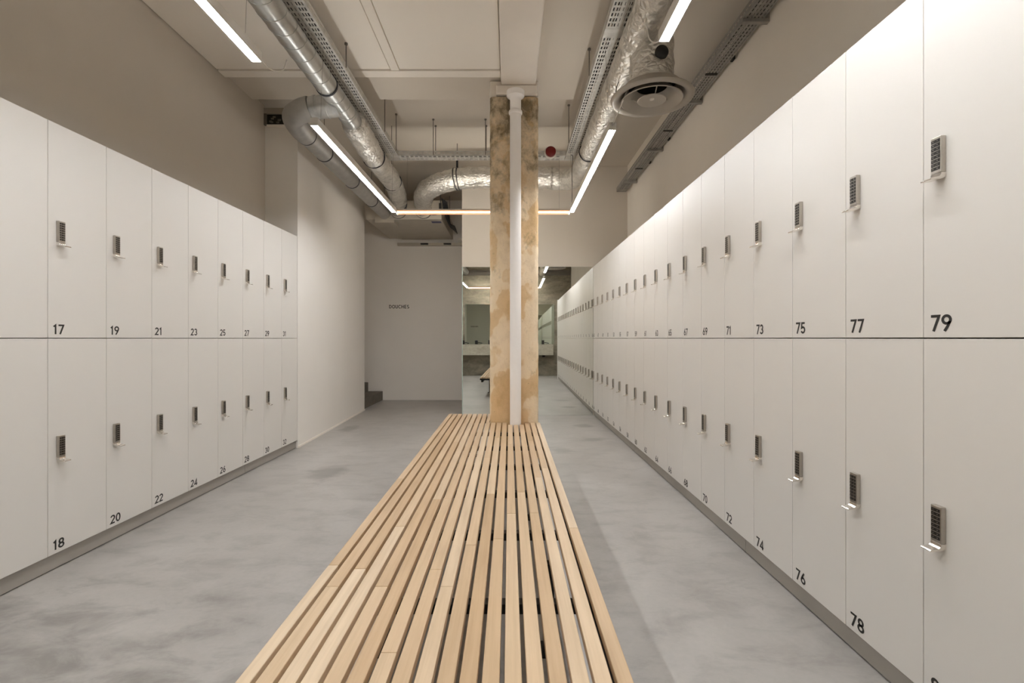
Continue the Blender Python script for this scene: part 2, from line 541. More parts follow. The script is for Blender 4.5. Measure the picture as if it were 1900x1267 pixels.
# ------------------------------------------------------------------ lettering (stroked glyphs)
def arc(cx, cy, rx, ry, a0, a1, n=14):
    return [(cx + rx * math.cos(math.radians(a0 + (a1 - a0) * i / n)), cy + ry * math.sin(math.radians(a0 + (a1 - a0) * i / n))) for i in range(n + 1)]

def ring(cx, cy, rx, ry, n=24):
    return ('loop', [(cx + rx * math.cos(2 * math.pi * i / n), cy + ry * math.sin(2 * math.pi * i / n)) for i in range(n)])

GLYPH = {
    '0': (0.62, [ring(0.31, 0.5, 0.225, 0.43)]),
    '1': (0.42, [[(0.06, 0.77), (0.25, 0.93), (0.25, 0.0)]]),
    '2': (0.60, [arc(0.30, 0.70, 0.22, 0.23, 165, -30, 14) + [(0.075, 0.075), (0.56, 0.075)]]),
    '3': (0.60, [arc(0.28, 0.71, 0.195, 0.215, 160, -90, 14), arc(0.28, 0.285, 0.225, 0.21, 90, -160, 14)]),
    '4': (0.64, [[(0.445, 0.0), (0.445, 0.92), (0.07, 0.235), (0.60, 0.235)]]),
    '5': (0.60, [[(0.52, 0.925), (0.15, 0.925), (0.115, 0.50)] + arc(0.28, 0.32, 0.225, 0.245, 125, -155, 14)]),
    '6': (0.62, [ring(0.31, 0.305, 0.225, 0.23), [(0.43, 0.99), (0.22, 0.66), (0.105, 0.40)]]),
    '7': (0.58, [[(0.03, 0.925), (0.52, 0.925), (0.19, 0.0)]]),
    '8': (0.62, [ring(0.31, 0.715, 0.19, 0.21), ring(0.31, 0.285, 0.225, 0.21)]),
    '9': (0.62, [ring(0.31, 0.695, 0.225, 0.23), [(0.19, 0.01), (0.40, 0.34), (0.515, 0.60)]]),
    'D': (0.72, [[(0.09, 0.075), (0.09, 0.925), (0.28, 0.925)] + arc(0.28, 0.5, 0.33, 0.425, 90, -90, 12) + [(0.09, 0.075)]]),
    'O': (0.84, [ring(0.42, 0.5, 0.335, 0.43)]),
    'U': (0.72, [[(0.09, 1.0), (0.09, 0.35)] + arc(0.34, 0.33, 0.25, 0.26, 180, 360, 12) + [(0.59, 0.35), (0.59, 1.0)]]),
    'C': (0.78, [arc(0.42, 0.5, 0.335, 0.43, 45, 315, 18)]),
    'H': (0.74, [[(0.09, 0.0), (0.09, 1.0)], [(0.61, 0.0), (0.61, 1.0)], [(0.09, 0.5), (0.61, 0.5)]]),
    'E': (0.60, [[(0.54, 0.925), (0.09, 0.925), (0.09, 0.075), (0.54, 0.075)], [(0.09, 0.5), (0.50, 0.5)]]),
    'S': (0.64, [arc(0.31, 0.70, 0.205, 0.225, 35, 270, 12) + arc(0.31, 0.27, 0.22, 0.205, 90, -145, 12)]),
}

def text_mesh(txt, h, sw=0.165, gap=0.08):
    """flat lettering in the local x-z plane, starting at x = 0, baseline z = 0, facing -y."""
    mb = MB()
    x = 0.0
    for ch in txt:
        adv, strokes = GLYPH[ch]
        for s in strokes:
            closed = isinstance(s, tuple)
            pts = [Vector((x + px, pz)) for px, pz in (s[1] if closed else s)]
            n = len(pts)
            L, R = [], []
            for i in range(n):
                if closed:
                    a, c = pts[i - 1], pts[(i + 1) % n]
                else:
                    a, c = pts[max(i - 1, 0)], pts[min(i + 1, n - 1)]
                d1 = (pts[i] - a).normalized() if (pts[i] - a).length > 1e-6 else None
                d2 = (c - pts[i]).normalized() if (c - pts[i]).length > 1e-6 else None
                d1 = d1 or d2
                d2 = d2 or d1
                n1 = Vector((-d1.y, d1.x)); n2 = Vector((-d2.y, d2.x))
                mid = (n1 + n2)
                mid = mid.normalized() if mid.length > 1e-4 else n1
                k = sw / 2 / max(0.45, mid.dot(n1))
                L.append(pts[i] + mid * k); R.append(pts[i] - mid * k)
            v = [(p.x * h, 0, p.y * h) for p in L] + [(p.x * h, 0, p.y * h) for p in R]
            m_ = n if closed else n - 1
            mb.add(v, [(i, (i + 1) % n, n + (i + 1) % n, n + i)[::-1] for i in range(m_)])
        x += adv + gap
    return mb

# ------------------------------------------------------------------ lockers
door_me = MB().box(0.0015, DOOR_W - 0.0015, 0.0, 0.018, 0.002, DOOR_H - 0.002).mesh('door', 'locker_laminate')
carc_r = MB().box(0.002, DOOR_W - 0.002, 0.0185, 0.50, 0.002, DOOR_H - 0.002).mesh('carcass', 'locker_carcass')
carc_l = MB().box(0.002, DOOR_W - 0.002, 0.0185, 0.285, 0.002, DOOR_H - 0.002).mesh('carcass', 'locker_carcass')

LX0, LX1 = 0.045, 0.082
lock_me = MB().box(LX0, LX1, -0.016, -0.0002, 0.496, 0.606).mesh('lock', 'lock_steel')
prof = [(-0.0003, 0.4955), (-0.0003, 0.485), (-0.006, 0.479), (-0.016, 0.4755), (-0.046, 0.4725), (-0.047, 0.476),
        (-0.044, 0.4785), (-0.022, 0.4825), (-0.0165, 0.487), (-0.0155, 0.4955)]
pull_me = MB().extrude_x(prof, LX0, LX1).mesh('pull_lip', 'lip_steel')
kp = MB()
for i in range(8):
    for j in range(2):
        zc = 0.597 - i * 0.0118
        xc = LX0 + 0.0110 + j * 0.0150
        kp.box(xc - 0.0069, xc + 0.0069, -0.0175, -0.0162, zc - 0.0088, zc + 0.0004)
        kp.box(xc - 0.0012, xc + 0.0012, -0.0182, -0.0176, zc - 0.0052, zc - 0.0030, 1)
keys_me = kp.mesh('keypad', ['key_black', 'lock_steel'])
NUM_Y = -0.0007

ORD = ['first', 'second', 'third', 'fourth', 'fifth', 'sixth', 'seventh', 'eighth', 'ninth', 'tenth', 'eleventh', 'twelfth',
       'thirteenth', 'fourteenth', 'fifteenth', 'sixteenth', 'seventeenth', 'eighteenth', 'nineteenth']

def locker(num, loc, rz, carc, label, group, detail=True):
    t = empty('locker', loc, rz)
    tag(t, label, 'locker', group)
    link_mesh('carcass', carc, t)
    d = link_mesh('door', door_me, t, bevel=0.0012)
    nm = text_mesh(str(num), 0.050).build('number', 'print_black', d)
    nm.location = (0.027, NUM_Y, 0.021)
    nm.scale = (1.16, 1, 1)
    nm['label'] = 'black printed number %d' % num
    lk = link_mesh('lock', lock_me, t, bevel=0.002)
    lk['label'] = 'brushed steel keypad lock'
    link_mesh('keypad', keys_me, lk)
    link_mesh('pull_lip', pull_me, lk, bevel=0.0008)
    return t

# right wall: 79/80 nearest in view, running down to 45/46 by the mirror
for k in range(-1, 18):
    yf = 1.558 + DOOR_W * k
    for up in (1, 0):
        num = 79 - 2 * k + (0 if up else 1)
        row = 'upper' if up else 'lower'
        if k < 0:
            lab = 'white %s locker %d beside the end panel, nearest column of right wall' % (row, num)
        elif k == 17:
            lab = 'white %s locker %d at the mirror, farthest column of right wall' % (row, num)
        else:
            lab = 'white locker numbered %d, %s row of right wall, %s column from right edge' % (num, row, ORD[k])
        locker(num, (XR, yf, PLINTH + DOOR_H * up), -math.pi / 2, carc_r, lab, 'white lockers along the right wall')

# left wall: 17/18 first whole column in view, 31/32 last
RZL = math.pi / 2 - XLM
for k in range(-3, 8):
    s = 2.511 + DOOR_W * k
    for up in (1, 0):
        num = 17 + 2 * k + (0 if up else 1)
        row = 'upper' if up else 'lower'
        if k == -1:
            lab = 'white %s locker cut by left edge of picture, before number %d' % (row, num + 2)
        elif k < -1:
            lab = 'white %s locker on left wall, %s column beyond the picture edge' % (row, ORD[-k - 2])
        elif k == 7:
            lab = 'white locker numbered %d, %s row, last before bare wall on left' % (num, row)
        else:
            lab = 'white locker numbered %d, %s row of left wall, %s whole column' % (num, row, ORD[k])
        locker(num, (xl(s), s, PLINTH + DOOR_H * up), RZL, carc_l, lab, 'white lockers along the left wall')

# ------------------------------------------------------------------ slatted bench
BENCH_Z = EYE - 0.80
bench = empty('slatted_bench', (0, 0, 0))
tag(bench, 'long low slatted oak bench on black steel frame around the column', 'bench')
PITCH, SW, STH = 0.0527, 0.0412, 0.026
COLX0, COLX1, COLY0, COLY1 = -0.185, 0.277, 4.718, 5.17
B_Y0, B_Y1 = 0.30, 5.257
joints = [1.6, 2.15, 2.75, 3.3, 3.9]
for i in range(18):
    x0 = -0.644 + i * PITCH + (0.006 if i == 0 else 0)
    x1 = -0.644 + i * PITCH + SW - (0.003 if i == 17 else 0)
    hits = x1 > COLX0 - 0.004 and x0 < COLX1 + 0.004
    yend = COLY0 - 0.006 if hits else B_Y1
    if hits and x1 > -0.002 and x0 < 0.118:
        yend = {12: 4.594, 13: 4.586, 14: 4.600}.get(i, yend)                                        # cut back around the pipe
    ys = [B_Y0]
    j1 = random.uniform(1.2, 2.9)
    js = [j1, j1 + random.uniform(1.0, 1.5)] if i % 3 == 0 else [j1 + 0.4]
    if i in (1, 4, 8): js = [1.6, 3.3 + 0.13 * i]
    if i == 10: js = [2.55, 4.0]
    ys += js + [yend]
    if i == 8:                                              # narrow board beside the column
        o = MB().box(-0.016, 0.016, 0.0, B_Y1 - yend - 0.002, -STH, 0).build('slat', 'oak', bench, bevel=0.0022)
        o.location = (x0 + 0.016, yend + 0.001, BENCH_Z)
    for a, c in zip(ys[:-1], ys[1:]):
        o = MB().box(-(x1 - x0) / 2, (x1 - x0) / 2, 0.0, c - a - 0.0012, -STH, 0).build('slat', 'oak', bench, bevel=0.0022)
        o.location = ((x0 + x1) / 2, a, BENCH_Z)
bx0, bx1 = -0.62, 0.275
for y in (0.45, 1.02, 1.56, 2.12, 2.68, 3.24, 3.80, 4.36):
    MB().box(bx0, bx1, y - 0.02, y + 0.02, BENCH_Z - STH - 0.032, BENCH_Z - STH - 0.0005).build('cross_bar', 'frame_black', bench, bevel=0.002)
MB().box(bx0, COLX0 - 0.02, 5.00, 5.04, BENCH_Z - STH - 0.032, BENCH_Z - STH - 0.0005).build('cross_bar', 'frame_black', bench, bevel=0.002)
for x in (-0.60, 0.245):
    yy = 5.24 if x < 0 else 4.68
    MB().box(x - 0.02, x + 0.02, 0.32, yy, BENCH_Z - STH - 0.074, BENCH_Z - STH - 0.0325).build('rail', 'frame_black', bench, bevel=0.002)
MB().box(-0.644, COLX0 - 0.005, 5.205, 5.256, BENCH_Z - STH - 0.0325, BENCH_Z - STH - 0.0005).build('end_rail', 'frame_black', bench, bevel=0.002)
for y in (0.5, 1.9, 3.3, 4.5):
    for x in (-0.48, 0.15):
        MB().box(x - 0.02, x + 0.02, y - 0.02, y + 0.02, 0.0, BENCH_Z - STH - 0.033).box(x - 0.05, x + 0.05, y - 0.05, y + 0.05, 0.0, 0.006).build('leg', 'frame_black', bench)
MB().box(-0.40, -0.36, 5.02, 5.06, 0.0, BENCH_Z - STH - 0.033).box(-0.43, -0.33, 4.99, 5.09, 0.0, 0.006).build('leg', 'frame_black', bench)

# ------------------------------------------------------------------ column, capital, pipe
col = empty('concrete_column', ((COLX0 + COLX1) / 2, (COLY0 + COLY1) / 2, 0))
tag(col, 'square raw concrete column with stained patches rising through the bench', 'column')
cw, cd = (COLX1 - COLX0) / 2, (COLY1 - COLY0) / 2
bm = bmesh.new()
NX, NZ = 14, 100
def roughbox():
    mb = MB()
    H = 3.492
    loop = []
    for i in range(NX): loop.append((-cw + 2 * cw * i / NX, -cd))
    for i in range(NX): loop.append((cw, -cd + 2 * cd * i / NX))
    for i in range(NX): loop.append((cw - 2 * cw * i / NX, cd))
    for i in range(NX): loop.append((-cw, cd - 2 * cd * i / NX))
    n = len(loop)
    v = []
    for j in range(NZ + 1):
        z = H * j / NZ
        for x, y in loop:
            q = Vector((x * 9, y * 9, z * 9))
            corner = abs(abs(x) - cw) < 1e-6 and abs(abs(y) - cd) < 1e-6
            d = 0.0035 * noise.noise(q) + 0.0025 * noise.noise(q * 2.7)
            s = 1 - (0.010 + 0.012 * max(0, noise.noise(Vector((x * 5, y * 5, z * 7))))) / cw if corner else 1 + d / cw
            v.append((x * s, y * s, z))
    f = [(j * n + i, j * n + (i + 1) % n, (j + 1) * n + (i + 1) % n, (j + 1) * n + i) for j in range(NZ) for i in range(n)]
    f += [tuple(range(n - 1, -1, -1)), tuple(NZ * n + i for i in range(n))]
    return mb.add(v, f)
roughbox().build('shaft', 'column_concrete', col, auto=35)
bm.free()
cap = MB().box(-cw - 0.004, cw + 0.004, -cd + 0.03, cd, 3.493, 3.66).box(-0.172, 0.222, -cd - 0.03, -cd + 0.0295, 3.505, 3.594)
cap.build('capital', 'beam_paint', col, bevel=0.012)

PX, PY = 0.058, 4.640
pipe = empty('drain_pipe', (PX, PY, BENCH_Z))
tag(pipe, 'white painted drain pipe running down the front of the concrete column', 'pipe')
pz = -BENCH_Z
MB().lathe([(0.0525, 0.001 + pz), (0.0525, 3.30 + pz)], (0, 0, 0), 36, cap=True).build('pipe_shaft', 'pipe_paint', pipe, auto=40)
MB().lathe([(0.053, 3.285 + pz), (0.062, 3.292 + pz), (0.064, 3.305 + pz), (0.062, 3.318 + pz), (0.055, 3.325 + pz)], (0, 0, 0), 36, cap=True).build('joint_ring', 'pipe_paint', pipe, auto=50)
MB().lathe([(0.052, 3.325 + pz), (0.052, 3.425 + pz), (0.060, 3.44 + pz), (0.082, 3.455 + pz), (0.084, 3.503 + pz)], (0, 0, 0), 36, cap=True).build('socket', 'pipe_paint', pipe, auto=40)

# ------------------------------------------------------------------ LED tubes
Z_LED = EYE + 1.55
HW = 0.028
def led(axis, a0, a1, c, label, amber=0):
    """straight profile from a0 to a1 along 'x' or 'y', at cross coordinate c."""
    mid = (a0 + a1) / 2
    L = abs(a1 - a0) / 2
    t = empty('led_tube', (c, mid, Z_LED) if axis == 'y' else (mid, c, Z_LED), 0.0 if axis == 'y' else -math.pi / 2)
    tag(t, label, 'light', 'suspended led tubes forming a rectangle')
    if amber:
        MB().box(-0.014, 0.014, -L, L, 0.0242, 0.042).build('housing', 'led_housing', t)
        MB().box(-0.0012, 0.0012, -L + 0.001, L - 0.001, -0.0235, 0.0235).build('spine', 'led_housing', t)
    else:
        MB().box(-HW, HW, -L, L, 0.008, 0.050).box(-HW, -HW + 0.003, -L, L, -0.006, 0.0075).box(HW - 0.003, HW, -L, L, -0.006, 0.0075).build('housing', 'led_housing', t)
    for s in (-1, 1):
        MB().box(-HW * (0.88 if amber else 1), HW * (0.88 if amber else 1), s * L, s * (L + 0.006), -0.024 if amber else -0.006, 0.042 if amber else 0.050).build('end_cap', 'led_housing', t)
    if not amber:
        MB().box(-0.016, 0.016, -L + 0.002, L - 0.002, 0.0502, 0.053).build('added_upglow_strip', 'added_upglow', t)  # added glowing strip on top of the housing, out of sight
        MB().box(-0.0245, 0.0245, -L + 0.001, L - 0.001, 0.0025, 0.0075).build('lens', 'led_white', t)
    else:
        # slim round tube: bright core between two glowing bands that imitate its amber halo
        for z0_, z1_, mat_ in ((-0.0235, -0.0087, 'led_amber_halo'), (-0.0085, 0.0085, 'led_amber_core'), (0.0087, 0.0235, 'led_amber_halo')):
            ring_ = []
            for zz in (z0_, (z0_ + z1_) / 2, z1_):
                ring_.append((math.sqrt(max(0.0, 0.024 ** 2 - zz * zz)), zz))
            pr = [(amber * x, z) for x, z in ring_] + [(amber * 0.0014, z1_), (amber * 0.0014, z0_)]
            MB().extrude_y(pr, -L + 0.001, L - 0.001).build('lens' if mat_.endswith('core') else 'lens_halo', mat_, t)
        pr = [(-amber * x, z) for x, z in ((0.0014, -0.0195), (0.012, -0.016), (0.019, -0.006), (0.019, 0.006), (0.012, 0.016), (0.0014, 0.0195))]
        MB().extrude_y(pr, -L + 0.001, L - 0.001).build('added_fill_strip', 'added_fill', t)  # added glow facing away from view, brightens the end walls
    for s in (-1, 1):
        y = s * (L - 0.12)
        dx = 0.0
        if axis == 'y':
            dx = 0.022 if c < 0 else (-0.06 if c > 0.79 else -0.03)
        top = EYE + 2.23 - 0.004                       # hung from the underside of the cable trays
        MB().sweep([(0, y, 0.033 if amber else 0.049), (dx, y, top - Z_LED)], 0.0011, 5).build('suspension_wire', 'rod_steel', t)
    return t

XLED_L, XLED_R = -1.412, 0.765
led('y', 0.16, 2.77, XLED_L, 'bright white led tube nearest on the left, under the spiral duct')
led('y', 3.60, 6.085, XLED_L - 0.005, 'bright white led tube beyond the gap on the left, meeting amber tube')
led('y', 0.16, 2.58, XLED_R + 0.04, 'bright white led tube above right, ending before the round diffuser')
led('y', 3.68, 6.085, XLED_R, 'bright white led tube at right, running from diffuser to amber tube')
led('x', XLED_L + 0.03, XLED_R - 0.03, 6.118, 'thin amber led tube crossing the room behind the column', 1)
led('x', XLED_L + 0.03, XLED_R + 0.01, 0.125, 'amber led tube crossing above the wash trough, seen in mirror', -1)

def cable(name, pts, r, mat_, label, parent=None, cat='cable', step=0.03):
    o = MB().sweep(catmull(pts, step), r, 8).build(name, mat_, parent, smooth=True)
    if not parent:
        tag(o, label, cat)
    return o
zl = Z_LED + 0.03
cable('feed_cable', [(XLED_L, 2.778, zl), (XLED_L - 0.01, 2.95, zl + 0.02), (XLED_L - 0.03, 3.15, zl + 0.12), (XLED_L - 0.07, 3.3, zl + 0.27)], 0.004, 'plastic_white', 'thin white feed cable leaving the near left led tube')
cable('feed_cable', [(XLED_R, 3.672, zl), (XLED_R + 0.02, 3.55, zl + 0.05), (XLED_R + 0.05, 3.45, zl + 0.13), (XLED_R + 0.075, 3.40, zl + 0.225)], 0.004, 'plastic_white', 'thin white feed cable from right led tube up to diffuser')
cable('feed_cable', [(XLED_R + 0.04, 2.588, zl), (XLED_R + 0.05, 2.75, zl + 0.06), (XLED_R + 0.07, 2.95, zl + 0.2), (XLED_R + 0.09, 3.1, zl + 0.385)], 0.004, 'plastic_white', 'thin white feed cable at the end of near right led tube')

# ------------------------------------------------------------------ mirrors
mir = empty('wall_mirror', ((-0.7356 + XR) / 2, ymir((-0.7356 + XR) / 2), 0))
tag(mir, 'tall frameless wall mirror behind the column reflecting bench and lockers', 'mirror')
x0, x1 = -0.7350, XR - 0.002
cx, cy = mir.location.x, mir.location.y
def mp_(x, off=0.0):
    return (x - cx, ymir(x) + off - cy)
MB().prism_z([mp_(x0, -0.0015), mp_(x1, -0.0015), mp_(x1, 0.0065), mp_(x0, 0.0065)], 0.0, LOCK_TOP).build('backing', 'mirror_edge', mir)
MB().prism_z([mp_(x0 + 0.012, -0.003), mp_(x1, -0.003), mp_(x1, -0.0016), mp_(x0 + 0.012, -0.0016)], 0.002, LOCK_TOP - 0.002).build('silvered_glass', 'mirror_clear', mir)
wm = empty('washroom_mirror', (-0.13, Y_BACK, 1.006))
tag(wm, 'wide mirror over the wash trough, seen reflected beside the column', 'mirror')
MB().box(-1.43, 1.42, 0.0005, 0.006, 0.0, 1.28).build('backing', 'mirror_edge', wm)
MB().box(-1.428, 1.418, 0.0065, 0.008, 0.002, 1.278).build('silvered_glass', 'mirror_green', wm)

# wash trough, its taps and the steel lintel above (seen in the mirror)
tr = empty('wash_trough', (-0.4, Y_BACK, 0.665))
tag(tr, 'thick cast concrete wash trough across the back wall, seen in mirror', 'basin')
tm = MB()
x0, x1, yf = -1.8, 1.64, 0.345
tm.box(x0, x1, 0.001, yf, 0.0, 0.08).box(x0, x1, yf - 0.05, yf, 0.0805, 0.335).box(x0, x1, 0.001, 0.05, 0.0805, 0.335)
tm.box(x0, x0 + 0.06, 0.0505, yf - 0.0505, 0.0805, 0.335).box(x1 - 0.06, x1, 0.0505, yf - 0.0505, 0.0805, 0.335)
tm.build('basin_body', 'trough_concrete', tr)
for xx in (x0 + 0.3, (x0 + x1) / 2, x1 - 0.3):
    MB().box(xx - 0.04, xx + 0.04, 0.001, 0.28, -0.06, -0.001).build('bracket', 'frame_black', tr)
for i in range(7):
    xx = -1.62 + i * 0.425
    nm = ['leftmost', 'second', 'third', 'fourth', 'fifth', 'sixth', 'seventh'][i]
    t = tag(empty('tap', (xx, Y_BACK + 0.025, 1.0003)), 'black tap on the concrete trough in the mirror, %s along it' % nm, 'tap', 'black taps on the wash trough')
    MB().box(-0.040, 0.040, -0.016, 0.022, 0.0, 0.13).build('tap_body', 'tap_black', t, bevel=0.006)
    MB().sweep(catmull([(0.03, 0, 0.055), (0.10, 0.03, 0.055), (0.18, 0.06, 0.035)], 0.02), 0.012, 8).build('spout', 'tap_black', t, smooth=True)
ln = tag(MB().box(-2.6, 1.8, Y_BACK + 0.001, Y_BACK + 0.12, 3.20, 3.29).box(-2.6, 1.8, Y_BACK + 0.04, Y_BACK + 0.075, 3.2905, 3.36).build('steel_lintel', 'rod_steel'), 'dark steel beam across the back wall, seen in mirror top', 'beam')

# ------------------------------------------------------------------ stairs and sign
st = empty('staircase', (-2.45, 8.9, 0))
tag(st, 'dark concrete stairs leaving to the left beside the end wall', 'stairs')
for i in range(5):
    MB().box(-0.28 * (i + 1), -0.28 * i - (0.0 if i == 0 else 0.0005), 8.24 - 8.9, 9.598 - 8.9, 0.0, 0.172 * (i + 1)).build('step', 'stair_concrete', st, bevel=0.003)
sg = text_mesh('DOUCHES', 0.068, 0.17, 0.085).build('wall_lettering', 'print_black')
wv = max(v.co.x for v in sg.data.vertices)
sg.scale = (0.388 / wv, 1, 1)
sg.location = (-2.327, Y_END - 0.0012, 1.772)
tag(sg, 'black printed word DOUCHES on the end wall', 'sign')

# ------------------------------------------------------------------ perforated cable trays
def plate(mb, amap, A, B, a_slots, b_slots):
    """sheet over a in [0,A], b in [0,B] with a hole wherever an a-slot meets a b-slot; amap(a, b) -> point."""
    def cuts(T, slots):
        c = [0.0]
        flags = []
        for s0, s1 in slots:
            c += [s0, s1]; flags += [False, True]
        c.append(T); flags.append(False)
        return c, flags
    ca, fa = cuts(A, a_slots)
    cb_, fb = cuts(B, b_slots)
    na, nb = len(ca), len(cb_)
    v = [amap(a, b_) for a in ca for b_ in cb_]
    f = []
    for i in range(na - 1):
        for j in range(nb - 1):
            if fa[i] and fb[j]:
                continue
            f.append((i * nb + j, (i + 1) * nb + j, (i + 1) * nb + j + 1, i * nb + j + 1))
    mb.add(v, f)

def tray(name, x, y, z, L, W, rz, label, rows, fh=0.055, pitch=0.056, slot=0.035, gapsat=(), plain_ends=0.0, zinc='tray_zinc'):
    t = empty(name, (x, y, z), rz)
    tag(t, label, 'cable tray')
    sl = []
    p = 0.03 + plain_ends
    while p + slot < L - 0.02:
        if not any(a - 0.01 < p + slot / 2 < b_ + 0.01 for a, b_ in gapsat):
            sl.append((p, p + slot))
        p += pitch
    bot = MB()
    plate(bot, lambda a, b_: (b_, a, 0.0), L, W, sl, rows)
    ob = bot.build('base_plate', zinc, t)
    md = ob.modifiers.new('sheet', 'SOLIDIFY'); md.thickness = 0.0015; md.offset = 1
    for sx in (0, 1):
        fl = MB()
        xx = 0.0 if sx == 0 else W
        plate(fl, (lambda a, b_, xx=xx: (xx, a, b_ + 0.0017)), L, fh, sl, [(fh * 0.42, fh * 0.58)])
        lip = 0.010 if sx == 0 else -0.010
        plate(fl, (lambda a, b_, xx=xx, lip=lip: (xx + lip * b_, a, fh + 0.0017)), L, 1.0, [], [])
        of = fl.build('side_flange', zinc, t)
        md = of.modifiers.new('sheet', 'SOLIDIFY'); md.thickness = 0.0012; md.offset = 0
    for a, b_ in gapsat:
        MB().box(-0.002, W + 0.002, a, b_, -0.0025, -0.0008).build('joint_plate', zinc, t)
    return t

ROWS = [(0.010, 0.021), (0.030, 0.043), (0.051, 0.060), (0.079, 0.083), (0.106, 0.115), (0.122, 0.135), (0.144, 0.155)]
Z_TR = EYE + 2.23
tray('cable_tray', -1.53, 0.12, Z_TR, 6.10, 0.17, 0.0, 'perforated zinc cable tray beside the spiral duct at left', ROWS, gapsat=((3.05, 3.16), (5.2, 5.3)))
tray('cable_tray', 0.693, 0.12, Z_TR, 6.10, 0.165, 0.0, 'perforated zinc cable tray beside the foil duct at right', ROWS, gapsat=((3.45, 3.56),))
tray('cable_tray', -1.355, 6.215, Z_TR, 2.04, 0.165, -math.pi / 2, 'perforated zinc cable tray crossing behind the column', ROWS)
tray('cable_tray', -1.355, 0.28, Z_TR, 2.04, 0.16, -math.pi / 2, 'perforated cable tray above the camera, seen only in mirror', ROWS)
R5 = [(0.018, 0.026), (0.044, 0.052), (0.070, 0.078), (0.096, 0.104), (0.122, 0.130)]
wt = tray('cable_tray', 1.648, 0.12, EYE + 2.25, 7.50, 0.145, 0.0, 'long dark perforated cable tray bracketed high on the right wall', R5, fh=0.06, pitch=0.042, slot=0.028, zinc='tray_dark')
for yb in (1.1, 2.3, 3.5, 4.7, 5.9, 7.1):
    MB().box(-0.008, 0.180, yb - 0.12 - 0.018, yb - 0.12 + 0.018, -0.026, -0.001).box(0.166, 0.181, yb - 0.12 - 0.018, yb - 0.12 + 0.018, -0.0005, 0.10).build('bracket', 'tray_dark', wt)
for yb in (1.75, 2.9, 4.1, 5.25, 6.45):
    MB().box(0.02, 0.12, yb - 0.012, yb + 0.012, -0.008, -0.0015).build('strap', 'frame_black', wt)
for i, yb in enumerate((3.85, 5.45, 6.2)):
    MB().box(0.143, 0.162, yb, yb + 0.05, -0.012, 0.03).build('clip', 'frame_black', wt)

def bundle(label, y0, y1, xs, z, horiz=None):
    mb = MB()
    for k, xx in enumerate(xs):
        if horiz is None:
            pts = [(xx + 0.006 * math.sin(k * 2.1 + t * 1.7), y0 + (y1 - y0) * t / 12, z) for t in range(13)]
        else:
            pts = [(y0 + (y1 - y0) * t / 12, xx + 0.005 * math.sin(k * 2.1 + t * 1.7), z) for t in range(13)]
        mb.sweep(pts, 0.0095, 8)
    o = mb.build('cable_bundle', 'cable_black', smooth=True)
    tag(o, label, 'cables')
zc = Z_TR + 0.0125
bundle('black cables lying in the left cable tray', 0.15, 6.0, (-1.510, -1.485, -1.46, -1.43, -1.405, -1.38), zc)
bundle('black cables lying in the right cable tray', 0.15, 6.0, (0.715, 0.74, 0.765, 0.79, 0.815, 0.84), zc)
bundle('black cables lying in the tray on the right wall', 0.2, 7.5, (1.665, 1.69, 1.715, 1.74, 1.765), EYE + 2.2625)
bundle('black cables lying in the tray behind the column', -1.33, 0.66, (6.08, 6.11, 6.14, 6.17), zc, True)

# threaded hanger rods
def rod(x, y, zb, zt, label):
    t = empty('hanger_rod', (x, y, zb))
    tag(t, label, 'rod', 'threaded rods hanging the trays and ducts')
    MB().sweep([(0, 0, 0), (0, 0, zt - zb)], 0.0045, 8).build('threaded_rod', 'rod_steel', t, smooth=False)
    MB().lathe([(0.014, zt - zb - 0.014), (0.014, zt - zb - 0.0005)], (0, 0, 0), 8, cap=True).build('anchor_nut', 'rod_steel', t)
rz_ = Z_TR + 0.003
rod(-1.346, 4.09, rz_, Z_CEIL, 'threaded rod holding left tray below the near ceiling panel')
rod(-1.346, 5.36, rz_, Z_FAR, 'threaded rod holding left tray beyond the cross beam')
rod(-1.346, 5.90, rz_, Z_FAR, 'threaded rod holding far end of left tray')
rod(-1.346, 2.2, rz_, Z_CEIL, 'threaded rod holding near part of left tray')
rod(0.680, 4.22, rz_, 3.66, 'long threaded rod left of right tray, above the diffuser')
rod(0.872, 4.22, rz_, 3.66, 'threaded rod hidden beside foil duct, above the diffuser')
rod(0.680, 5.67, rz_, Z_FAR, 'threaded rod left of right tray, above the red sounder')
rod(0.680, 2.2, rz_, 3.66, 'threaded rod holding near part of right tray')
rod(-0.926, 6.040, rz_, Z_FAR, 'front rod of the pair left of middle on crossing tray')
rod(-0.926, 6.226, rz_, Z_FAR, 'rear rod of the pair left of middle on crossing tray')
rod(-0.290, 6.040, rz_, Z_FAR, 'front rod of the pair beside the column on crossing tray')
rod(-0.290, 6.226, rz_, Z_FAR, 'rear rod of the pair beside the column on crossing tray')

# red sounder on the crossing tray
sd = empty('alarm_sounder', (0.50, 6.03, EYE + 2.255))
tag(sd, 'round dark red fire alarm sounder on the tray right of column', 'alarm')
def disc_y(prof, n=32):
    mb = MB(); mb.lathe(prof, (0, 0, 0), n, cap=True)
    mb.v = [(x, -z, y) for x, y, z in mb.v]
    return mb
disc_y([(0.074, 0.0), (0.074, 0.02), (0.068, 0.026)]).build('base_ring', 'plastic_white', sd, auto=30)
disc_y([(0.062, 0.0262), (0.062, 0.05), (0.05, 0.058), (0.012, 0.060)]).build('red_cover', 'sounder_red', sd, auto=40)
MB().box(-0.015, 0.015, 0.0005, 0.0225, -0.02, 0.05).build('clamp', 'rod_steel', sd)
cable('tray_wire', [(0.75, 6.03, Z_TR - 0.004), (0.77, 6.02, Z_TR - 0.02), (0.765, 6.05, Z_TR - 0.18), (0.77, 6.07, Z_TR - 0.36), (0.765, 6.075, Z_LED + 0.056)], 0.003, 'cable_black', 'thin dark wire dropping from right tray to the led corner')

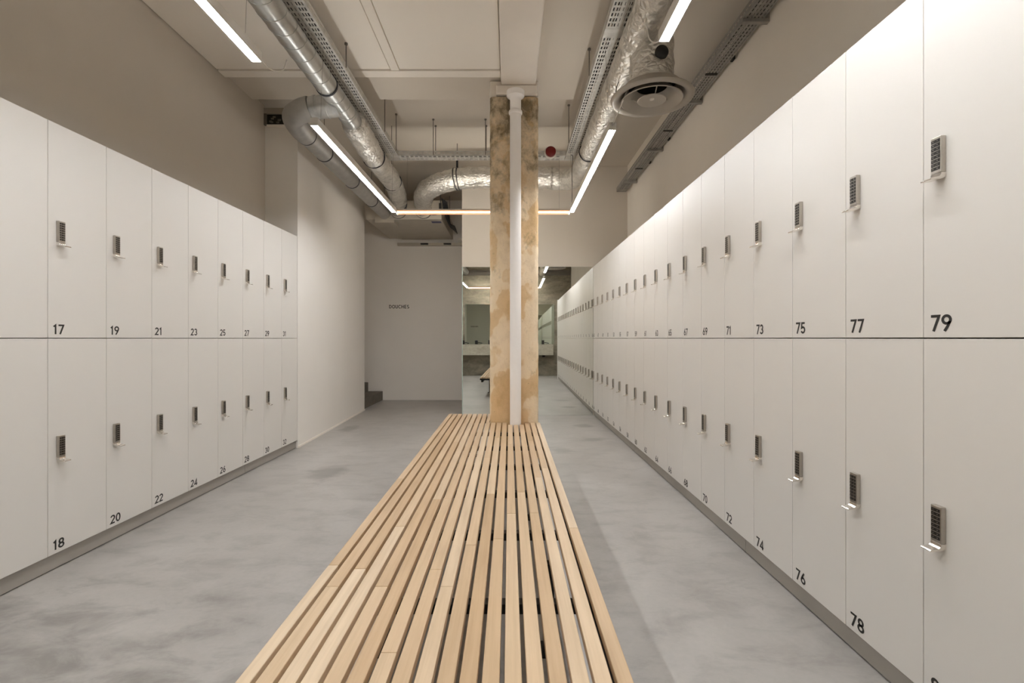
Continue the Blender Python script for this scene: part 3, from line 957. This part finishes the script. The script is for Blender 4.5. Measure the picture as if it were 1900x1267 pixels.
# ------------------------------------------------------------------ ducts
def helix(cx_, cz_, r, y0, y1, pitch, rs=0.0022):
    n = int((y1 - y0) / pitch * 28)
    return [(cx_ + (r + 0.0012) * math.cos(2 * math.pi * i / 28), y0 + (y1 - y0) * i / n, cz_ + (r + 0.0012) * math.sin(2 * math.pi * i / 28)) for i in range(n + 1)]

def band(mb, c, axis, r, w=0.018, t=0.004, n=36):
    c = Vector(c); axis = Vector(axis).normalized()
    a = c - axis * w / 2; b_ = c + axis * w / 2
    mb.sweep([a, b_], r + t, n)
    return mb

DX, DZ, DR = -1.517, EYE + 2.10, 0.088
sp = empty('spiral_duct', (0, 0, 0))
tag(sp, 'galvanised spiral ventilation duct running overhead at upper left', 'duct')
MB().sweep(line((DX, -0.40, DZ), (DX, 4.86, DZ), 0.1), DR, 40).build('duct_tube', 'galvanised', sp, auto=40)
MB().sweep(helix(DX, DZ, DR, -0.38, 4.1, 0.155), 0.0026, 6).build('spiral_seam', 'galvanised', sp, smooth=True)
MB().sweep(helix(DX, DZ, DR, 4.14, 4.62, 0.155), 0.0026, 6).build('spiral_seam', 'galvanised', sp, smooth=True)
mb = MB(); band(mb, (DX, 4.115, DZ), (0, 1, 0), DR, 0.02, 0.006); mb.build('black_gasket', 'strap_black', sp, auto=40)
mb = MB(); band(mb, (DX, 4.65, DZ), (0, 1, 0), DR, 0.03, 0.003); mb.build('collar', 'galvanised', sp, auto=40)
# tee branch and elbow onto the wall duct
tee = catmull([(DX + 0.0, 4.40, DZ - 0.03), (DX - 0.12, 4.40, DZ - 0.045), (DX - 0.24, 4.40, DZ - 0.06)], 0.03)
MB().sweep(tee, lambda t: 0.100 - 0.004 * t, 36).build('tee_branch', 'galvanised', sp, auto=40)
for k in (0.1, 0.19):
    mb = MB(); band(mb, (DX - k, 4.40, DZ - 0.03 - k * 0.125), (1, 0, 0.12), 0.098, 0.014, 0.005); mb.build('collar', 'galvanised', sp, auto=40)

BX, BZ, BR = -1.985, EYE + 1.985, 0.090
wd = empty('wall_duct', (0, 0, 0))
tag(wd, 'dull grey ventilation duct bending from the tee along left wall', 'duct')
el = catmull([(DX - 0.245, 4.40, DZ - 0.061), (DX - 0.33, 4.41, DZ - 0.08), (BX + 0.03, 4.50, BZ + 0.02), (BX, 4.68, BZ), (BX, 4.86, BZ)], 0.025)
MB().sweep(el, lambda t: 0.104 - 0.010 * t, 36, wr=0.0).build('elbow', 'duct_grey', wd, auto=40)
MB().sweep(line((BX, 4.865, BZ), (BX, 7.9, BZ), 0.1), BR, 36).build('duct_tube', 'duct_grey', wd, auto=40)
for yb in (4.86, 5.32, 6.26, 7.14):
    mb = MB(); band(mb, (BX, yb, BZ), (0, 1, 0), BR, 0.016, 0.005); mb.build('black_strap', 'strap_black', wd, auto=40)
MB().box(BX - 0.16, BX + 0.15, 7.905, 8.2, BZ - 0.14, BZ + 0.14).build('end_box', 'unit_metal', wd)
MB().sweep([(BX, 5.32, BZ + BR + 0.004), (BX, 5.32, Z_FAR - 0.001)], 0.004, 6).build('hanger', 'rod_steel', wd)
MB().sweep([(BX, 7.14, BZ + BR + 0.004), (BX, 7.14, Z_FAR - 0.001)], 0.004, 6).build('hanger', 'rod_steel', wd)

# first foil duct from the spiral duct down into the unit
AC_Y0 = 7.90
fd = empty('foil_duct', (0, 0, 0))
tag(fd, 'crinkled foil flexible duct from the spiral duct to the unit', 'duct')
fp = catmull([(DX, 4.80, DZ), (DX - 0.01, 5.05, DZ - 0.01), (DX - 0.03, 5.6, DZ - 0.03), (DX - 0.05, 6.2, DZ + 0.0), (DX - 0.08, 6.9, DZ + 0.02), (DX - 0.16, 7.5, DZ - 0.02), (-1.76, AC_Y0 - 0.03, EYE + 2.03)], 0.035)
MB().sweep(fp, lambda t: 0.122 if 0.02 < t < 0.9 else 0.112, 40, wr=0.014, seed=3.1).build('foil_sleeve', 'foil', fd, smooth=True)
for idx in (0.28, 0.62, 0.93):
    i = int(idx * (len(fp) - 1))
    mb = MB(); band(mb, fp[i], fp[i + 1] - fp[i - 1], 0.126, 0.014, 0.004); mb.build('black_strap', 'strap_black', fd, auto=40)
MB().sweep([(fp[40].x + 0.09, fp[40].y, fp[40].z + 0.09), (fp[40].x + 0.09, fp[40].y, Z_FAR - 0.001)], 0.004, 6).build('hanger', 'rod_steel', fd)

# foil duct along the right tray with the plenum drum of the diffuser
FX, FZ, FR = 0.893, EYE + 2.085, 0.108
fr = empty('foil_duct', (0, 0, 0))
tag(fr, 'foil wrapped duct running overhead beside the right cable tray', 'duct')
fp = catmull([(FX, -0.40, FZ), (FX, 1.5, FZ), (FX, 3.0, FZ), (FX, 4.5, FZ), (FX, 6.0, FZ), (FX - 0.02, 6.45, FZ + 0.02), (FX - 0.13, 6.74, FZ + 0.07), (FX - 0.30, 6.80, FZ + 0.10)], 0.04)
MB().sweep(fp, lambda t: FR + 0.035 * max(0, t - 0.82) / 0.18, 36, wr=0.010, seed=9.0).build('foil_sleeve', 'foil', fr, smooth=True)
for y in (2.55, 5.55):
    mb = MB(); band(mb, (FX, y, FZ), (0, 1, 0), FR, 0.016, 0.006); mb.build('black_strap', 'strap_black', fr, auto=40)

# foil duct crossing behind the column and dropping into the unit
fc = empty('foil_duct', (0, 0, 0))
tag(fc, 'thick foil flexible duct crossing behind the column and curling down', 'duct')
zc2 = FZ + 0.105
fp = catmull([(FX - 0.31, 6.80, zc2), (0.3, 6.80, zc2 + 0.01), (-0.2, 6.79, zc2 + 0.01), (-0.65, 6.80, zc2 + 0.0), (-0.95, 6.88, zc2 - 0.04), (-1.17, 7.10, zc2 - 0.07), (-1.29, 7.42, zc2 - 0.10), (-1.36, AC_Y0 - 0.03, EYE + 2.03)], 0.035)
MB().sweep(fp, lambda t: 0.143 if t < 0.8 else 0.143 - 0.03 * (t - 0.8) / 0.2, 40, wr=0.016, seed=17.0).build('foil_sleeve', 'foil', fc, smooth=True)
for idx, xx in ((0, -0.70), (1, -0.73)):
    i = min(range(len(fp)), key=lambda q: abs(fp[q].x - xx))
    mb = MB(); band(mb, fp[i], fp[i + 1] - fp[i - 1], 0.150, 0.010, 0.004); mb.build('black_strap', 'strap_black', fc, auto=40)
MB().sweep([(-0.715, 6.80, zc2 + 0.15), (-0.715, 6.80, Z_FAR - 0.001)], 0.005, 6).build('hanger', 'rod_steel', fc)
MB().box(-0.728, -0.702, 6.79, 6.81, zc2 + 0.145, zc2 + 0.27).build('clamp', 'strap_black', fc)
mb = MB(); band(mb, (0.46, 6.80, zc2), (1, 0, 0), 0.147, 0.012, 0.004); mb.build('foil_band', 'foil', fc, auto=40)

# round ceiling diffuser and its foil drum
DFX, DFY, DFZ = 1.003, 3.49, EYE + 1.69
df = empty('air_diffuser', (DFX, DFY, DFZ))
tag(df, 'round grey air diffuser hanging under a foil drum at upper right', 'air diffuser')
drum = [(0, 0, 0.06 + 0.02 * k) for k in range(27)]
MB().sweep(drum, lambda t: 0.150 if t > 0.1 else 0.165, 40, wr=0.012, seed=31, cap=False).build('foil_drum', 'foil', df, smooth=True)
R = 0.286
MB().lathe([(R - 0.012, 0.012), (R, 0.0), (R - 0.004, -0.010), (R - 0.022, -0.016), (R - 0.050, -0.008), (R - 0.075, 0.030), (R - 0.095, 0.065), (0.165, 0.075), (0.16, 0.085), (R - 0.09, 0.078), (R - 0.06, 0.04), (R - 0.012, 0.012)], (0, 0, 0), 56).build('outer_cone', 'diffuser_grey', df, auto=50)
MB().lathe([(0.212, -0.016), (0.207, -0.021), (0.155, 0.015), (0.112, 0.062), (0.105, 0.075), (0.112, 0.075), (0.160, 0.026), (0.212, -0.016)], (0, 0, 0), 56).build('middle_cone', 'diffuser_grey', df, auto=50)
MB().lathe([(0.100, -0.016), (0.096, -0.021), (0.046, -0.010), (0.038, -0.006), (0.001, -0.006), (0.001, 0.004), (0.046, 0.002), (0.100, -0.016)], (0, 0, 0), 48).build('centre_disc', 'diffuser_grey', df, auto=50)
MB().lathe([(0.016, -0.006), (0.014, -0.012), (0.001, -0.012)], (0, 0, 0), 16).build('screw', 'plastic_white', df, auto=50)
MB().lathe([(0.160, 0.088), (0.140, 0.10), (0.135, 0.26), (0.001, 0.26)], (0, 0, 0), 40).build('dark_throat', 'dark_void', df)
for a in range(3):
    an = a * 2 * math.pi / 3 + 0.5
    p0 = (0.09 * math.cos(an), 0.09 * math.sin(an), -0.008); p1 = (0.2 * math.cos(an), 0.2 * math.sin(an), 0.055)
    MB().sweep([p0, p1], 0.004, 6).build('spoke', 'diffuser_grey', df)
kn = MB(); kn.lathe([(0.045, -0.02), (0.045, 0.010), (0.036, 0.018), (0.004, 0.020)], (0, 0, 0), 24, cap=True)  # dark disc on the drum front, behind the near tube's end
kn.v = [(x + 0.022, -z - 0.152, y + 0.235) for x, y, z in kn.v]
kn.build('dark_disc', 'frame_black', df, auto=40)
for q in (0.0, 0.012):
    MB().sweep(catmull([(-0.13, 0.36 + q, 0.36), (-0.18, 0.33 + q, 0.22), (-0.16, 0.25 + q, 0.12), (-0.08, 0.15 + q, 0.06)], 0.02), 0.0035, 6).build('cord', 'strap_black', df, smooth=True)

# ------------------------------------------------------------------ ceiling air-conditioning unit at the far end
ac = empty('air_conditioning_unit', (-1.565, AC_Y0, EYE + 1.893))
tag(ac, 'grey ducted air conditioning unit under the far ceiling at left', 'air conditioner')
W2 = 0.485
MB().box(-W2, W2, 0.0, 1.60, 0.0, 0.30).build('casing', 'unit_metal', ac, bevel=0.006)
MB().box(-W2 - 0.25, -W2 - 0.001, 0.05, 1.6, 0.015, 0.30).build('side_box', 'unit_metal', ac, bevel=0.004)
MB().box(-W2 + 0.02, W2 - 0.02, -0.012, -0.0005, 0.01, 0.028).build('front_flange', 'unit_metal', ac)
for sx in (-0.195, 0.205):
    mb = MB(); mb.lathe([(0.128, 0.0), (0.128, 0.06)], (0, 0, 0), 36, cap=True); mb.v = [(x + sx, -z - 0.001, y + 0.137) for x, y, z in mb.v]
    mb.build('spigot', 'unit_metal', ac, auto=40)
    mb = MB(); mb.lathe([(0.133, 0.0), (0.133, 0.012)], (0, 0, 0), 36, cap=True); mb.v = [(x + sx, -z - 0.02, y + 0.137) for x, y, z in mb.v]
    mb.build('black_strap', 'strap_black', ac, auto=40)
MB().box(0.30, W2 - 0.03, 0.13, 0.24, -0.0025, -0.0003).build('blue_label', 'label_blue', ac)
MB().box(-W2 - 0.10, W2 + 0.24, 1.62, 1.695, -0.112, -0.06).build('rear_rail', 'unit_metal', ac)
for xx in (-0.06, 0.38):
    MB().box(xx - 0.07, xx + 0.07, 1.56, 1.619, -0.10, -0.078).build('rail_foot', 'frame_black', ac)
MB().sweep(catmull([(0.62, 1.3, -0.04), (0.67, 1.3, -0.045), (0.70, 1.32, -0.10), (0.71, 1.35, -0.25), (0.715, 1.4, -0.34)], 0.02), 0.012, 8).build('drain_hose', 'plastic_white', ac, smooth=True)
cp = MB()
for k in range(5):
    x = 0.50 + 0.012 * k
    cp.sweep(catmull([(x, -0.05 + 0.05 * k, 0.32), (x + 0.02, 0.1 + 0.1 * k, 0.12 - 0.02 * k), (x + 0.05, 0.5 + 0.08 * k, 0.02 + 0.015 * k), (x + 0.05, 0.9 + 0.1 * k, 0.05)], 0.06), 0.009, 6)
cp.build('refrigerant_lines', 'cable_black', ac, smooth=True)
MB().sweep(catmull([(0.47, -0.06, 0.62), (0.475, -0.06, 0.3), (0.47, -0.05, 0.1), (0.36, -0.05, 0.06), (0.25, -0.03, 0.1)], 0.03), 0.006, 6).build('power_cable', 'cable_black', ac, smooth=True)
MB().box(0.455, 0.49, -0.08, -0.05, 0.14, 0.24).build('cable_gland', 'frame_black', ac)
for xx in (-0.45, 0.45):
    for yy in (0.1, 1.4):
        MB().sweep([(xx, yy, 0.30), (xx, yy, Z_FAR - EYE - 1.893 - 0.001)], 0.005, 6).build('hanger', 'rod_steel', ac)
# rough service opening in the return wall above the last left locker
so = empty('service_opening', (-2.55, 5.40, EYE + 2.40))
tag(so, 'dark rough service opening with pale lintel beside the duct elbow', 'opening')
MB().box(-0.11, 0.12, -0.003, -0.0005, -0.09, 0.035).build('dark_recess', 'dark_void', so)
MB().box(-0.11, 0.12, -0.03, -0.0035, 0.0355, 0.095).build('pale_lintel', 'unit_metal', so)
MB().box(-0.11, -0.085, -0.03, -0.0035, -0.09, 0.035).build('rough_edge', 'stair_concrete', so)
MB().box(-0.084, 0.12, -0.02, -0.0035, -0.105, -0.08).build('rough_sill', 'wall_paint', so)
for k in range(7):
    xx = random.uniform(-0.07, 0.09); zz = random.uniform(-0.07, 0.01)
    MB().box(xx, xx + 0.03, -0.018, -0.0035, zz, zz + 0.018).build('rubble', 'stair_concrete', so, bevel=0.004)
